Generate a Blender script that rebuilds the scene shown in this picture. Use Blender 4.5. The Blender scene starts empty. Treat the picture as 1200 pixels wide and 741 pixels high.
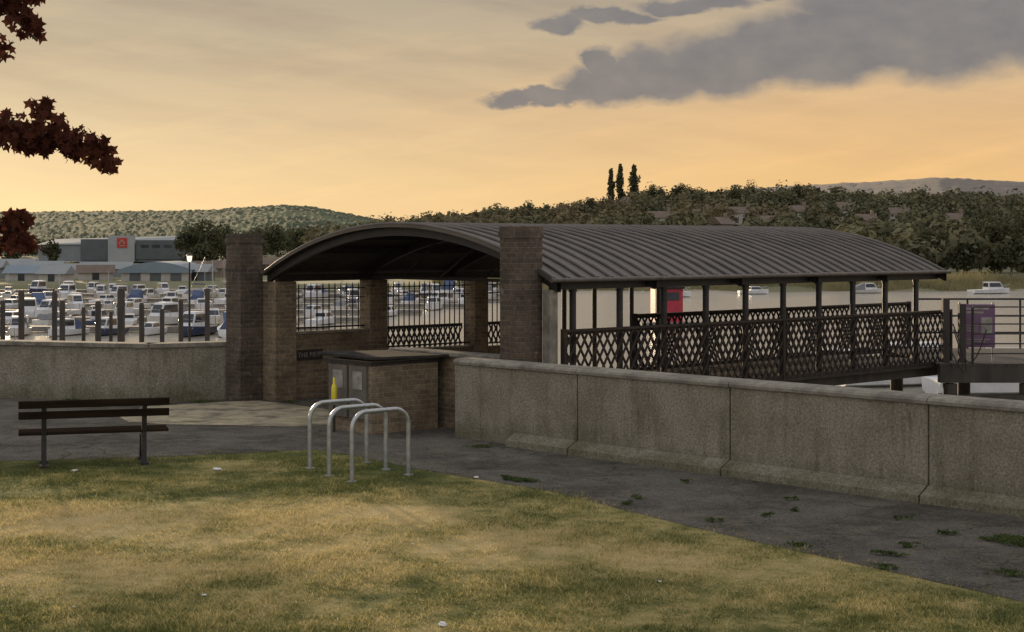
import bpy, bmesh, math, random
import numpy as np
from mathutils import Vector, Matrix, geometry
random.seed(7); rng=np.random.default_rng(7)
sc=bpy.context.scene
COL=sc.collection
EYE=2.75; F=1850.0; HZ=286.0
sc.view_settings.view_transform='Standard'
try: sc.view_settings.look='None'
except Exception: pass
sc.view_settings.exposure=0

# ------------------------------------------------------------------ materials
def newmat(name):
    m=bpy.data.materials.new(name); m.use_nodes=True
    nt=m.node_tree; return m,nt,nt.nodes['Principled BSDF']
def N(nt,t,**kw):
    n=nt.nodes.new(t)
    for k,v in kw.items(): setattr(n,k,v)
    return n
def ramp(nt,src,lo,hi,c1=(0,0,0,1),c2=(1,1,1,1)):
    r=N(nt,'ShaderNodeValToRGB'); e=r.color_ramp.elements
    e[0].position=lo; e[1].position=hi; e[0].color=c1; e[1].color=c2
    nt.links.new(src,r.inputs[0]); return r.outputs[0]
def mixc(nt,f,a,b,mode='MIX'):
    m=N(nt,'ShaderNodeMix',data_type='RGBA',blend_type=mode)
    for s,v in ((m.inputs[0],f),(m.inputs[6],a),(m.inputs[7],b)):
        if hasattr(v,'is_output'): nt.links.new(v,s)
        elif isinstance(v,(int,float)): s.default_value=v
        else: s.default_value=(v[0],v[1],v[2],1)
    return m.outputs[2]
def mth(nt,op,a,b=None,c=None):
    n=N(nt,'ShaderNodeMath',operation=op)
    for i,v in enumerate((a,b,c)):
        if v is None: continue
        if hasattr(v,'is_output'): nt.links.new(v,n.inputs[i])
        else: n.inputs[i].default_value=v
    return n.outputs[0]
def coord(nt,scale=(1,1,1),kind='Object'):
    tc=N(nt,'ShaderNodeTexCoord'); mp=N(nt,'ShaderNodeMapping')
    mp.inputs['Scale'].default_value=scale
    nt.links.new(tc.outputs[kind],mp.inputs[0]); return mp.outputs[0]
def noise(nt,vec,scale,detail=6,rough=.6):
    n=N(nt,'ShaderNodeTexNoise'); n.inputs['Scale'].default_value=scale
    n.inputs['Detail'].default_value=detail; n.inputs['Roughness'].default_value=rough
    nt.links.new(vec,n.inputs['Vector']); return n.outputs['Fac']
def bump(nt,bs,h,strength=.4,dist=.02):
    b=N(nt,'ShaderNodeBump'); b.inputs['Strength'].default_value=strength; b.inputs['Distance'].default_value=dist
    nt.links.new(h,b.inputs['Height']); nt.links.new(b.outputs[0],bs.inputs['Normal'])
def nmat(name,c1,c2,scale=5,rough=.8,bs=0,bscale=30,dist=.02,stretch=(1,1,1),lo=.35,hi=.65,c3=None,scale3=1,metal=0,kind='Object',lo3=.45,hi3=.7,spec=.5):
    m,nt,b=newmat(name)
    v=coord(nt,stretch,kind)
    col=mixc(nt,ramp(nt,noise(nt,v,scale),lo,hi),c1,c2)
    if c3 is not None:
        col=mixc(nt,ramp(nt,noise(nt,v,scale3,4),lo3,hi3),col,c3)
    nt.links.new(col,b.inputs['Base Color'])
    b.inputs['Roughness'].default_value=rough; b.inputs['Metallic'].default_value=metal; b.inputs['Specular IOR Level'].default_value=spec
    if bs:
        v2=coord(nt,(1,1,1),kind); bump(nt,b,noise(nt,v2,bscale,5),bs,dist)
    return m

def brickmat(name,c1,c2,mort,dark=.55):
    m,nt,b=newmat(name)
    tc=N(nt,'ShaderNodeTexCoord'); sp=N(nt,'ShaderNodeSeparateXYZ'); nt.links.new(tc.outputs['Object'],sp.inputs[0])
    cb=N(nt,'ShaderNodeCombineXYZ'); nt.links.new(mth(nt,'ADD',sp.outputs[0],sp.outputs[1]),cb.inputs[0]); nt.links.new(sp.outputs[2],cb.inputs[1])
    br=N(nt,'ShaderNodeTexBrick'); nt.links.new(cb.outputs[0],br.inputs['Vector'])
    br.inputs['Scale'].default_value=1; br.inputs['Brick Width'].default_value=.225; br.inputs['Row Height'].default_value=.075
    br.inputs['Mortar Size'].default_value=.008; br.inputs['Mortar Smooth'].default_value=.3; br.inputs['Bias'].default_value=-.1
    br.inputs['Color1'].default_value=(*c1,1); br.inputs['Color2'].default_value=(*c2,1); br.inputs['Mortar'].default_value=(*mort,1)
    nz=noise(nt,tc.outputs['Object'],1.7,5); f=ramp(nt,nz,.38,.66)
    col=mixc(nt,f,br.outputs['Color'],(dark,dark*.97,dark*.93),'MULTIPLY')
    nz2=noise(nt,tc.outputs['Object'],16,4,.7); col=mixc(nt,ramp(nt,nz2,.3,.7),col,(.5,.49,.47),'MULTIPLY')
    nz3=noise(nt,tc.outputs['Object'],7,4,.7); col=mixc(nt,ramp(nt,nz3,.58,.7,c2=(.5,.5,.5,1)),col,(.30,.26,.19))
    nt.links.new(col,b.inputs['Base Color']); b.inputs['Roughness'].default_value=.9
    bump(nt,b,mth(nt,'SUBTRACT',nz2,br.outputs['Fac']),.8,.016)
    return m

M={}
M['brick']=brickmat('soot_stained_brick',(.165,.12,.08),(.095,.074,.054),(.20,.17,.13))
M['brick_low']=brickmat('weathered_brown_brick',(.36,.265,.155),(.21,.155,.10),(.40,.34,.25),.6)
M['roof']=nmat('dark_bronze_metal_roof',(.072,.060,.049),(.125,.103,.082),3,.46,.15,20,.01,metal=.3,stretch=(2,.4,1))
M['under']=nmat('shade_toned_roof_underside',(.022,.018,.015),(.04,.032,.026),4,.9)  # roof underside, darkened in colour to stand for the shade beneath
M['iron']=nmat('black_painted_iron',(.014,.012,.010),(.03,.024,.019),9,.6,.2,60,.004)
M['rust_iron']=nmat('rusty_dark_lattice_iron',(.022,.017,.013),(.046,.032,.022),6,.8,.3,50,.005,spec=.3)
M['timber_dark']=nmat('dark_wet_timber',(.028,.023,.018),(.065,.052,.04),4,.8,.4,30,.01,stretch=(1,1,.2))
M['slat']=nmat('dark_stained_slat',(.016,.011,.008),(.034,.023,.016),6,1,.3,40,.004,stretch=(.15,1,1),spec=0)
M['steel']=nmat('galvanised_steel_tube',(.34,.35,.34),(.50,.50,.48),14,.36,.1,60,.002,metal=.7)
M['coping']=nmat('weathered_concrete_coping',(.29,.265,.21),(.19,.17,.135),9,.9,.8,45,.012,c3=(.12,.108,.085),scale3=2.2,spec=.2)
M['slab']=nmat('dark_felt_slab',(.028,.026,.023),(.06,.054,.046),5,1,.2,30,.006,spec=.05)
M['white_gel']=nmat('white_gelcoat',(.74,.74,.73),(.60,.60,.60),2,.4)
M['cream_gel']=nmat('cream_gelcoat',(.62,.60,.54),(.50,.48,.43),2,.4)
M['navy_gel']=nmat('navy_hull_paint',(.03,.04,.08),(.04,.05,.10),2,.3)
M['red_gel']=nmat('crimson_cabin_paint',(.45,.03,.055),(.32,.02,.04),2,.5)
M['blue_canvas']=nmat('navy_canvas_cover',(.04,.06,.12),(.06,.09,.17),3,.8)
M['grey_canvas']=nmat('grey_canvas_cover',(.16,.16,.17),(.22,.22,.22),3,.8)
M['glass']=nmat('dark_tinted_glass',(.02,.025,.03),(.03,.035,.04),2,.15)
M['pontoon']=nmat('grey_pontoon_boards',(.16,.15,.13),(.24,.22,.19),3,.8)
M['cladding_dark']=nmat('dark_metal_cladding',(.08,.09,.092),(.10,.11,.112),.4,.6)
M['cladding_grey']=nmat('grey_metal_cladding',(.17,.19,.195),(.22,.235,.235),.3,.6)
M['roof_grey']=nmat('pale_grey_metal_roof',(.22,.235,.23),(.28,.29,.28),.2,.7,stretch=(1,.1,1))
M['roof_blue']=nmat('blue_grey_metal_roof',(.16,.21,.24),(.21,.25,.28),.3,.7)
M['panel_pale']=nmat('pale_entrance_panel',(.30,.31,.30),(.36,.36,.35),.3,.7)
M['render_white']=nmat('white_render',(.48,.44,.38),(.38,.35,.31),.6,.85)
M['door_grey']=nmat('faded_brown_grey_door',(.17,.15,.12),(.12,.108,.09),5,.9,spec=.2)
M['render_tan']=nmat('tan_house_brick',(.24,.19,.14),(.19,.15,.11),.6,.9)
M['tiles']=nmat('brown_roof_tiles',(.13,.095,.07),(.17,.125,.09),.8,.85)
M['logo_red']=nmat('red_sign_panel',(.50,.045,.02),(.42,.035,.02),1,.5)
M['purple']=nmat('purple_notice_board',(.19,.10,.17),(.14,.07,.13),3,.6)
M['paper']=nmat('weathered_white_poster',(.36,.34,.29),(.22,.205,.175),9,.9,spec=.2)
M['yellow']=nmat('yellow_plastic',(.80,.68,.04),(.68,.55,.03),6,.45)
M['bark']=nmat('grey_brown_bark',(.06,.045,.03),(.11,.085,.06),8,.9,.6,30,.02,stretch=(1,1,.3))
M['litter']=nmat('white_litter',(.75,.73,.68),(.6,.58,.54),30,.7)

def concrete_wall():
    m,nt,b=newmat('pebbledash_wall')
    v=coord(nt)
    fine=noise(nt,v,34,5,.8)
    col=mixc(nt,ramp(nt,fine,.36,.64),(.165,.147,.108),(.40,.36,.28))
    big=noise(nt,v,1.3,7,.7)
    col=mixc(nt,ramp(nt,big,.42,.62),col,(.72,.71,.66),'MULTIPLY')
    vs=coord(nt,(5,5,.6)); st=noise(nt,vs,1.1,6,.7)
    col=mixc(nt,ramp(nt,st,.52,.70,c2=(.75,.75,.75,1)),col,(.55,.54,.48),'MULTIPLY')
    vs2=coord(nt,(3,3,.6)); st2=noise(nt,vs2,3.5,6,.75)
    col=mixc(nt,ramp(nt,st2,.60,.72,c2=(.5,.5,.5,1)),col,(.46,.42,.33))
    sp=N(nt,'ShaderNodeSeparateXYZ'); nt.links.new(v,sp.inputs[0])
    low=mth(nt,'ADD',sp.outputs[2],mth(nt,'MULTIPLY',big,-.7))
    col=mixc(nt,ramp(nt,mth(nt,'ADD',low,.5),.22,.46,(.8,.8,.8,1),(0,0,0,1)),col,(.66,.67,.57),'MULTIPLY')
    nt.links.new(col,b.inputs['Base Color']); b.inputs['Roughness'].default_value=.95; b.inputs['Specular IOR Level'].default_value=.2
    bump(nt,b,fine,.9,.018); return m
M['wall']=concrete_wall()

def asphalt():
    m,nt,b=newmat('old_asphalt'); v=coord(nt)
    f=noise(nt,v,36,6,.9)
    col=mixc(nt,ramp(nt,f,.38,.64),(.055,.050,.044),(.285,.255,.21))
    g=noise(nt,v,.8,8,.75); col=mixc(nt,ramp(nt,g,.42,.60),col,(.55,.54,.52),'MULTIPLY')
    g2=noise(nt,v,2.6,8,.75); col=mixc(nt,ramp(nt,g2,.50,.68,c2=(.75,.75,.75,1)),col,(.23,.195,.14))
    g3=noise(nt,v,1.5,8,.8); col=mixc(nt,ramp(nt,g3,.58,.70,c2=(.7,.7,.7,1)),col,(.09,.095,.05))
    vo=N(nt,'ShaderNodeTexVoronoi',feature='DISTANCE_TO_EDGE'); vo.inputs['Scale'].default_value=.55
    w=N(nt,'ShaderNodeTexNoise'); w.inputs['Scale'].default_value=2.5; nt.links.new(v,w.inputs['Vector'])
    mv=N(nt,'ShaderNodeVectorMath',operation='MULTIPLY_ADD'); nt.links.new(w.outputs['Color'],mv.inputs[0]); mv.inputs[1].default_value=(.9,.9,0); nt.links.new(v,mv.inputs[2])
    nt.links.new(mv.outputs[0],vo.inputs['Vector'])
    col=mixc(nt,ramp(nt,vo.outputs['Distance'],.004,.012,(.6,.6,.6,1),(0,0,0,1)),col,(.045,.045,.03))
    nt.links.new(col,b.inputs['Base Color']); b.inputs['Roughness'].default_value=1; b.inputs['Specular IOR Level'].default_value=.15; bump(nt,b,f,1,.03); return m
M['asphalt']=asphalt()
M['pathconc']=nmat('worn_concrete_sunlit_tint',(.44,.37,.235),(.28,.24,.165),3.5,1,.6,40,.015,c3=(.14,.125,.09),scale3=2.2,lo3=.46,hi3=.66,spec=.15)  # low sunlight on this stretch is put into the pale yellowish colour

def grasscol(nt,v,attr=False):
    g=noise(nt,v,.42,5,.6); g2=noise(nt,v,2.3,7,.75)
    src=mth(nt,'SUBTRACT',mth(nt,'MULTIPLY_ADD',g2,1.0,g),.20)
    sp=N(nt,'ShaderNodeSeparateXYZ'); nt.links.new(v,sp.inputs[0])
    def sunlit_blob(cx,cy,a,b):
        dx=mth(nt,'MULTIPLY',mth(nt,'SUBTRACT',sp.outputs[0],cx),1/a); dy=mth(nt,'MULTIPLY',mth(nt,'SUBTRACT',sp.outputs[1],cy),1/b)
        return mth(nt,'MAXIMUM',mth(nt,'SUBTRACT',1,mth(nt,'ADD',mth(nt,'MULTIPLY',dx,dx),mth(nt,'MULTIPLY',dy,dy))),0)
    sunlit_mask=mth(nt,'MAXIMUM',mth(nt,'MAXIMUM',sunlit_blob(-3.3,15.7,3.2,1.7),sunlit_blob(-.6,13.9,2.6,1.4)),sunlit_blob(-4.5,13.2,2.0,1.4))  # sunlit part of the lawn, painted as straw-toned ellipses
    src=mth(nt,'MULTIPLY_ADD',sunlit_mask,.24,mth(nt,'SUBTRACT',src,.075))
    far=N(nt,'ShaderNodeMapRange'); nt.links.new(sp.outputs[1],far.inputs[0]); far.inputs[1].default_value=16.6; far.inputs[2].default_value=18.6; far.inputs[3].default_value=0; far.inputs[4].default_value=-.10  # farther grass darkened in colour for the shadow of the wall
    src=mth(nt,'ADD',src,far.outputs[0])
    if attr:
        at=N(nt,'ShaderNodeAttribute'); at.attribute_name='tint'
        src=mth(nt,'MULTIPLY_ADD',at.outputs['Fac'],.36,mth(nt,'SUBTRACT',src,.18))
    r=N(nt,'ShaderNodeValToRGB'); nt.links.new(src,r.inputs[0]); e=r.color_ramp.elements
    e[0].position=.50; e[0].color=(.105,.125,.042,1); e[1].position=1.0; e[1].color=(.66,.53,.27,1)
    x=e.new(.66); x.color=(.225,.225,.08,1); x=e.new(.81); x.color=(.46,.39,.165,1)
    return r.outputs[0]
def ground_mat():
    m,nt,b=newmat('dry_turf_soil'); v=coord(nt)
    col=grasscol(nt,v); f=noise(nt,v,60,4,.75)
    col=mixc(nt,ramp(nt,f,.3,.6),col,(.62,.58,.5),'MULTIPLY')
    nt.links.new(col,b.inputs['Base Color']); b.inputs['Roughness'].default_value=1; b.inputs['Specular IOR Level'].default_value=.1; bump(nt,b,f,1,.02); return m
M['turf']=ground_mat()
def leafshader(name,fn,tr):
    m=bpy.data.materials.new(name); m.use_nodes=True; nt=m.node_tree; nt.nodes.clear()
    col=fn(nt)
    d=N(nt,'ShaderNodeBsdfDiffuse'); t=N(nt,'ShaderNodeBsdfTranslucent'); mx=N(nt,'ShaderNodeMixShader'); o=N(nt,'ShaderNodeOutputMaterial')
    nt.links.new(col,d.inputs[0]); nt.links.new(col,t.inputs[0]); mx.inputs[0].default_value=tr
    nt.links.new(d.outputs[0],mx.inputs[1]); nt.links.new(t.outputs[0],mx.inputs[2]); nt.links.new(mx.outputs[0],o.inputs[0]); return m
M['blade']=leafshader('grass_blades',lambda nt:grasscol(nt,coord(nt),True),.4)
def leafmat(name,c1,c2,scale,tr=.25,c3=None):
    def fn(nt):
        v=coord(nt); col=mixc(nt,ramp(nt,noise(nt,v,scale,4,.7),.35,.65),c1,c2)
        if c3: col=mixc(nt,ramp(nt,noise(nt,v,scale*.25,2,.5),.5,.7),col,c3)
        return col
    return leafshader(name,fn,tr)
M['wood_far']=leafmat('hillside_tree_foliage',(.085,.085,.05),(.175,.165,.095),.045,.15,(.17,.13,.08))  # aerial haze put into the foliage by lightening its colour
M['wood_valley']=leafmat('valley_tree_foliage',(.06,.066,.038),(.10,.11,.06),.045,.15)
M['tree']=leafmat('green_tree_foliage',(.055,.058,.031),(.10,.10,.055),.2,.15)
M['maple']=leafmat('copper_maple_leaves',(.045,.016,.013),(.11,.04,.025),9,.3)
M['weed']=leafmat('green_weed_leaves',(.06,.085,.03),(.11,.14,.05),9,.3)
M['reed']=leafmat('tan_reeds',(.20,.18,.09),(.31,.27,.14),.3,.2)
M['shoreland']=nmat('estuary_meadow',(.11,.115,.055),(.17,.16,.08),.05,1,.0,c3=(.19,.17,.09),scale3=.02)
M['lefthill']=nmat('haze_tinted_wooded_hill',(.060,.074,.043),(.092,.105,.062),.02,1,0,c3=(.13,.145,.08),scale3=.006,lo3=.54,hi3=.6,spec=.1)  # slight haze tint is part of the green base colours
M['farhill']=nmat('haze_tinted_distant_hill',(.15,.125,.10),(.19,.16,.125),.01,1)  # distance haze painted in as a lighter base colour

def watermat():
    m,nt,b=newmat('river_water')
    b.inputs['Base Color'].default_value=(.26,.23,.17,1); b.inputs['Roughness'].default_value=.2
    b.inputs['IOR'].default_value=1.45; b.inputs['Specular IOR Level'].default_value=.8
    v=coord(nt,(.5,1.6,1)); h=noise(nt,v,1.0,5,.6); bump(nt,b,h,.7,.25); return m
M['water']=watermat()
def lampmat():
    m,nt,b=newmat('lit_lamp_lens'); b.inputs['Emission Color'].default_value=(1,.85,.6,1); b.inputs['Emission Strength'].default_value=1.0; return m
M['lamp']=lampmat()

# ------------------------------------------------------------------ mesh builder
class MB:
    def __init__(s): s.v=[]; s.f=[]; s.m=[]; s.s=[]
    def add(s,vs,fs,m=0,smooth=False):
        o=len(s.v); s.v+= [tuple(p) for p in vs]
        for f in fs: s.f.append([i+o for i in f]); s.m.append(m); s.s.append(smooth)
        return s
    def box(s,c,d,rz=0,m=0):
        hx,hy,hz=d[0]/2,d[1]/2,d[2]/2; cs,sn=math.cos(rz),math.sin(rz); vs=[]
        for z in(-hz,hz):
            for x,y in((-hx,-hy),(hx,-hy),(hx,hy),(-hx,hy)):
                vs.append((c[0]+x*cs-y*sn,c[1]+x*sn+y*cs,c[2]+z))
        return s.add(vs,[(3,2,1,0),(4,5,6,7),(0,1,5,4),(1,2,6,5),(2,3,7,6),(3,0,4,7)],m)
    def b2(s,x0,x1,y0,y1,z0,z1,m=0):
        return s.box(((x0+x1)/2,(y0+y1)/2,(z0+z1)/2),(x1-x0,y1-y0,z1-z0),0,m)
    def bar(s,p,q,w,h,up=(0,0,1),m=0):
        p=Vector(p);q=Vector(q);d=(q-p).normalized();u=Vector(up)
        if abs(d.dot(u))>.98: u=Vector((0,1,0))
        x=d.cross(u).normalized(); u=x.cross(d).normalized(); vs=[]
        for c in(p,q):
            for a,b in((-1,-1),(1,-1),(1,1),(-1,1)): vs.append(c+x*a*w/2+u*b*h/2)
        return s.add(vs,[(0,1,2,3),(7,6,5,4),(0,4,5,1),(1,5,6,2),(2,6,7,3),(3,7,4,0)],m)
    def tube(s,path,r,n=8,m=0,smooth=True):
        P=[Vector(p) for p in path]; R=r if isinstance(r,(list,tuple)) else [r]*len(P); vs=[];fs=[]
        d0=(P[1]-P[0]).normalized(); ref=Vector((0,0,1)) if abs(d0.z)<.9 else Vector((1,0,0)); x=d0.cross(ref).normalized()
        for i,p in enumerate(P):
            a=P[max(i-1,0)]; b=P[min(i+1,len(P)-1)]; d=(b-a).normalized()
            x=(x-d*x.dot(d)).normalized(); y=d.cross(x)
            for k in range(n):
                t=2*math.pi*k/n; vs.append(p+(x*math.cos(t)+y*math.sin(t))*R[i])
        for i in range(len(P)-1):
            for k in range(n): fs.append((i*n+k,i*n+(k+1)%n,(i+1)*n+(k+1)%n,(i+1)*n+k))
        s.add(vs,fs,m,smooth); s.add([vs[k] for k in range(n)],[tuple(range(n))[::-1]],m); s.add([vs[-n+k] for k in range(n)],[tuple(range(n))],m)
        return s
    def prism(s,poly,z0,z1,m=0):
        n=len(poly); top=[(p[0],p[1],z1) for p in poly]; bot=[(p[0],p[1],z0) for p in poly]
        tr=geometry.tessellate_polygon([[Vector((p[0],p[1],0)) for p in poly]])
        fs=[]
        for t in tr:
            a,b,c=[Vector(top[i]) for i in t]
            fs.append(t if (b-a).cross(c-a).z>0 else t[::-1])
        s.add(top,fs,m)
        if z0<z1:
            s.add(bot+top,[(i,(i+1)%n,n+(i+1)%n,n+i) for i in range(n)],m)
        return s
    def sheet(s,poly,z,m=0): return s.prism(poly,z,z,m)
    def mesh(s,name,mats):
        me=bpy.data.meshes.new(name); me.from_pydata(s.v,[],s.f); 
        for k in mats: me.materials.append(M[k])
        me.polygons.foreach_set('material_index',s.m); me.polygons.foreach_set('use_smooth',s.s); me.update(); return me
    def obj(s,name,mats,parent=None,loc=(0,0,0),rz=0,bevel=0,**kw):
        o=bpy.data.objects.new(name,s.mesh(name,mats)); setup(o,parent,loc,rz,**kw)
        if bevel:
            b=o.modifiers.new('bevel','BEVEL'); b.width=bevel; b.segments=2; b.limit_method='ANGLE'
        return o
def setup(o,parent=None,loc=(0,0,0),rz=0,label=None,category=None,kind=None,group=None):
    COL.objects.link(o); o.parent=parent; o.location=loc; o.rotation_euler=(0,0,rz)
    if label:o['label']=label
    if category:o['category']=category
    if kind:o['kind']=kind
    if group:o['group']=group
    return o
def empty(name,loc=(0,0,0),rz=0,**kw):
    o=bpy.data.objects.new(name,None); o.empty_display_size=.2; return setup(o,None,loc,rz,**kw)
def npmesh(name,V,nper,mat,tint=None):
    n=len(V); nf=n//nper; me=bpy.data.meshes.new(name)
    me.vertices.add(n); me.vertices.foreach_set('co',V.astype(np.float32).ravel())
    me.loops.add(n); me.loops.foreach_set('vertex_index',np.arange(n,dtype=np.int32))
    me.polygons.add(nf); me.polygons.foreach_set('loop_start',np.arange(0,n,nper,dtype=np.int32))
    me.polygons.foreach_set('loop_total',np.full(nf,nper,dtype=np.int32))
    me.materials.append(M[mat])
    if tint is not None:
        a=me.attributes.new('tint','FLOAT','FACE'); a.data.foreach_set('value',tint.astype(np.float32))
    me.update(calc_edges=True); return me
def unit(a): return a/np.linalg.norm(a,axis=-1,keepdims=True)
def foliage(C,R,nq,size,K=8,spread=.6,lobe=.5,loose=.55):
    """clumped leaf quads: C (n,3) crown centres, R (n,3) radii; leaves face outward from their clump"""
    n=len(C); L=unit(rng.normal(size=(n,K,3)))*(rng.random((n,K,1))**.5)*spread
    LR=lobe*(.55+.6*rng.random((n,K)))
    k=rng.integers(0,K,(n,nq)); idx=np.arange(n)[:,None]
    lo=L[idx,k]; lr=LR[idx,k][...,None]
    dr=unit(rng.normal(size=(n,nq,3)))
    p=lo+dr*lr*(rng.random((n,nq,1))**.3)
    p=C[:,None,:]+p*R[:,None,:]
    p=p.reshape(-1,3); m=len(p)
    nr=unit(dr.reshape(-1,3)+.35*np.array([0,0,1])+loose*rng.normal(size=(m,3)))
    a=unit(np.cross(nr,rng.normal(size=(m,3)))); b=np.cross(nr,a)
    s1=size*(.6+.8*rng.random((m,1)))*.5; s2=size*(.5+.6*rng.random((m,1)))*.5
    V=np.stack([p-a*s1,p-b*s2,p+a*s1,p+b*s2],1).reshape(-1,3); return V

# local frame of the pier shelter: x along canopy, y across (away-left)
TH=math.atan2(.683,.73); ca,sa=math.cos(TH),math.sin(TH); O=(.67,22.5)
def L(x,y): return (O[0]+x*ca-y*sa, O[1]+x*sa+y*ca)

# ------------------------------------------------------------------ ground
bound=[(-60,20.6),(-20,20.1),(-6.47,19.95),(-4.42,20.4),(-2.62,21.1),(-1.99,20.4),(-1.26,19.4),(.38,17.6),(1.95,15.0),(3.2,13.2),(3.94,12.1),(4.9,10.1),(8,3),(14,-6)]
G=[(-90,-40),(58,-40),L(-.71,-85),L(-.71,-.3),L(5.2,-.3),L(5.2,7.9),L(0,7.95),(-6.3,28.05),(-9,28.7),(-90,34)]
MB().prism(G,-6,0).obj('ground',['turf'],kind='structure',label='dry patchy lawn with a painted sunlit band, and river embankment')
A=bound+[L(-.8,-30),L(-.8,-.2),L(5.1,-.2),L(5.1,7.8),L(0,7.85),(-6.3,27.95),(-9,28.5),(-60,31.6)]
MB().sheet(A,.004).obj('asphalt_path',['asphalt'],kind='structure',label='old cracked grey asphalt path along the wall')
MB().sheet([(-5.9,24.3),(-5.2,24.0),(-4.2,23.9),(-3.3,23.7),(-2.7,24.0),(-2.3,25.2),L(-.2,5.5),L(-.2,7.3),(-5.2,27.3),(-6.2,26.6),(-6.3,25.2)],.008).obj('concrete_path',['pathconc'],kind='structure',label='worn concrete entrance path with sunlight painted into its pale colour')

# grass blades
n=420000
D=9.8+(21.6-9.8)*rng.random(n)**1.25; X=(rng.random(n)*2-1)*(.34*D+.4)
bx=np.array([b[0] for b in bound]); by=np.array([b[1] for b in bound])
edge=np.interp(X,bx,by)+.18*np.sin(X*3.1)+.12*np.sin(X*9.7+1)+.10*np.sin(X*27)+.30*rng.normal(size=n)-.12
keep=D<edge; X=X[keep]; D=D[keep]
sp=(np.sin(X*2.3+1.1*np.sin(D*1.7))+np.sin(D*2.9+X*.8+2)+np.sin(X*5.1-D*4.3)+1.2*np.sin(X*13+D*9)*np.sin(D*15-X*5))/3.4
k2=rng.random(len(X))<.70+.5*sp; X=X[k2];D=D[k2];sp=sp[k2]; n=len(X)
h=(.012+.026*rng.random(n)**2)*(1+.7*sp); w=.003+.0035*rng.random(n)
tall=rng.random(n)<.004; h=np.where(tall,h*2.6,h)
th=rng.random(n)*2*np.pi; le=rng.normal(size=(n,2))*h[:,None]*.75
base=np.stack([X,D,np.zeros(n)],1); dx=np.stack([np.cos(th)*w,np.sin(th)*w,np.zeros(n)],1)
tip=base+np.stack([le[:,0],le[:,1],h],1)
V=np.stack([base-dx,base+dx,tip],1).reshape(-1,3)
o=bpy.data.objects.new('grass',npmesh('grass',V,3,'blade',rng.random(n))); setup(o,kind='stuff',label='short dry lawn grass with straw patches and a painted sunlit band',category='grass')

# ------------------------------------------------------------------ water and far terrain
MB().sheet([(-400,14),(400,-30),(500,300),(-500,300)],-3.5).obj('water',['water'],kind='structure',label='calm tidal river reflecting the evening sky')
cu=[-1,-.3,-.17,-.11,-.08,-.02,.02,.054,.086,.135,.18,.216,.25,.286,.324,.4,.6,1.2]
cz=[-2.7,-2.7,-2,1,6,12,14,16,21,22,22,20,20,20,17,15,10,5]
def hz_(u,Y):
    u=np.asarray(u,float);Y=np.asarray(Y,float)
    shore=208+6*np.sin(u*23)+4*np.sin(u*61+1)
    s=np.clip((Y-shore)/9,0,1); base=-4.4+1.7*s
    t=np.clip((Y-300)/500,0,1); t=t*t*(3-2*t); cr=np.interp(u,cu,cz)
    X=u*Y
    bmp=1.2*np.sin(X*.021+1)*np.sin(Y*.017)+.6*np.sin(X*.06+Y*.05)
    return base+(cr+2.7)*t+bmp*t-np.clip((Y-850)/400,0,1)*10*(t)
us=np.linspace(-.9,1.1,260); Ys=np.concatenate([np.linspace(190,260,22),np.linspace(265,900,80),np.linspace(920,1500,12)])
def gridobj(name,us,Ys,fn,mat,**kw):
    U,YY=np.meshgrid(us,Ys); Z=fn(U,YY); V=np.stack([U*YY,YY,Z],-1).reshape(-1,3)
    nu=len(us); F_=[(j*nu+i,j*nu+i+1,(j+1)*nu+i+1,(j+1)*nu+i) for j in range(len(Ys)-1) for i in range(nu-1)]
    me=bpy.data.meshes.new(name); me.from_pydata(V.tolist(),[],F_); me.materials.append(M[mat])
    me.polygons.foreach_set('use_smooth',[True]*len(F_)); me.update()
    return setup(bpy.data.objects.new(name,me),kind='structure',**kw)
gridobj('terrain',us,Ys,hz_,'shoreland',label='far river bank rising to a hillside')
def ridge(up,yp,Dc,D0,rough):
    uu=[(p-600)/F for p in up]; zz=[EYE+(HZ-y)/F*Dc for y in yp]
    def f(U,Y):
        t=np.clip((Y-D0)/(Dc-D0),0,1); t=t**.8
        b=np.interp(U,uu,zz); r=rng.normal(size=U.shape)*rough*np.clip(t*3,0,1)
        return -12+(b+12)*t+r-np.clip((Y-Dc)/600,0,1)*30
    return f
gridobj('wooded_hill',np.linspace(-.75,.05,620),np.concatenate([np.linspace(950,2000,60),np.linspace(2030,2500,8)]),
  ridge([-900,-200,0,100,200,250,300,335,370,400,440,520,640],[262,252,249,248,247,246,242,240,243,249,257,266,285],2000,950,.8),'lefthill',label='green wooded ridge with a haze tint in its colour')
gridobj('distant_hill',np.linspace(-.1,.8,260),np.concatenate([np.linspace(1500,3200,14),np.linspace(3250,3600,3)]),
  ridge([400,780,880,950,1040,1100,1160,1240,1500,2200],[286,232,221,217,212,208,211,215,225,250],3200,1500,.7),'farhill',label='distant ridge with haze painted into its brown colour')

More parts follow.
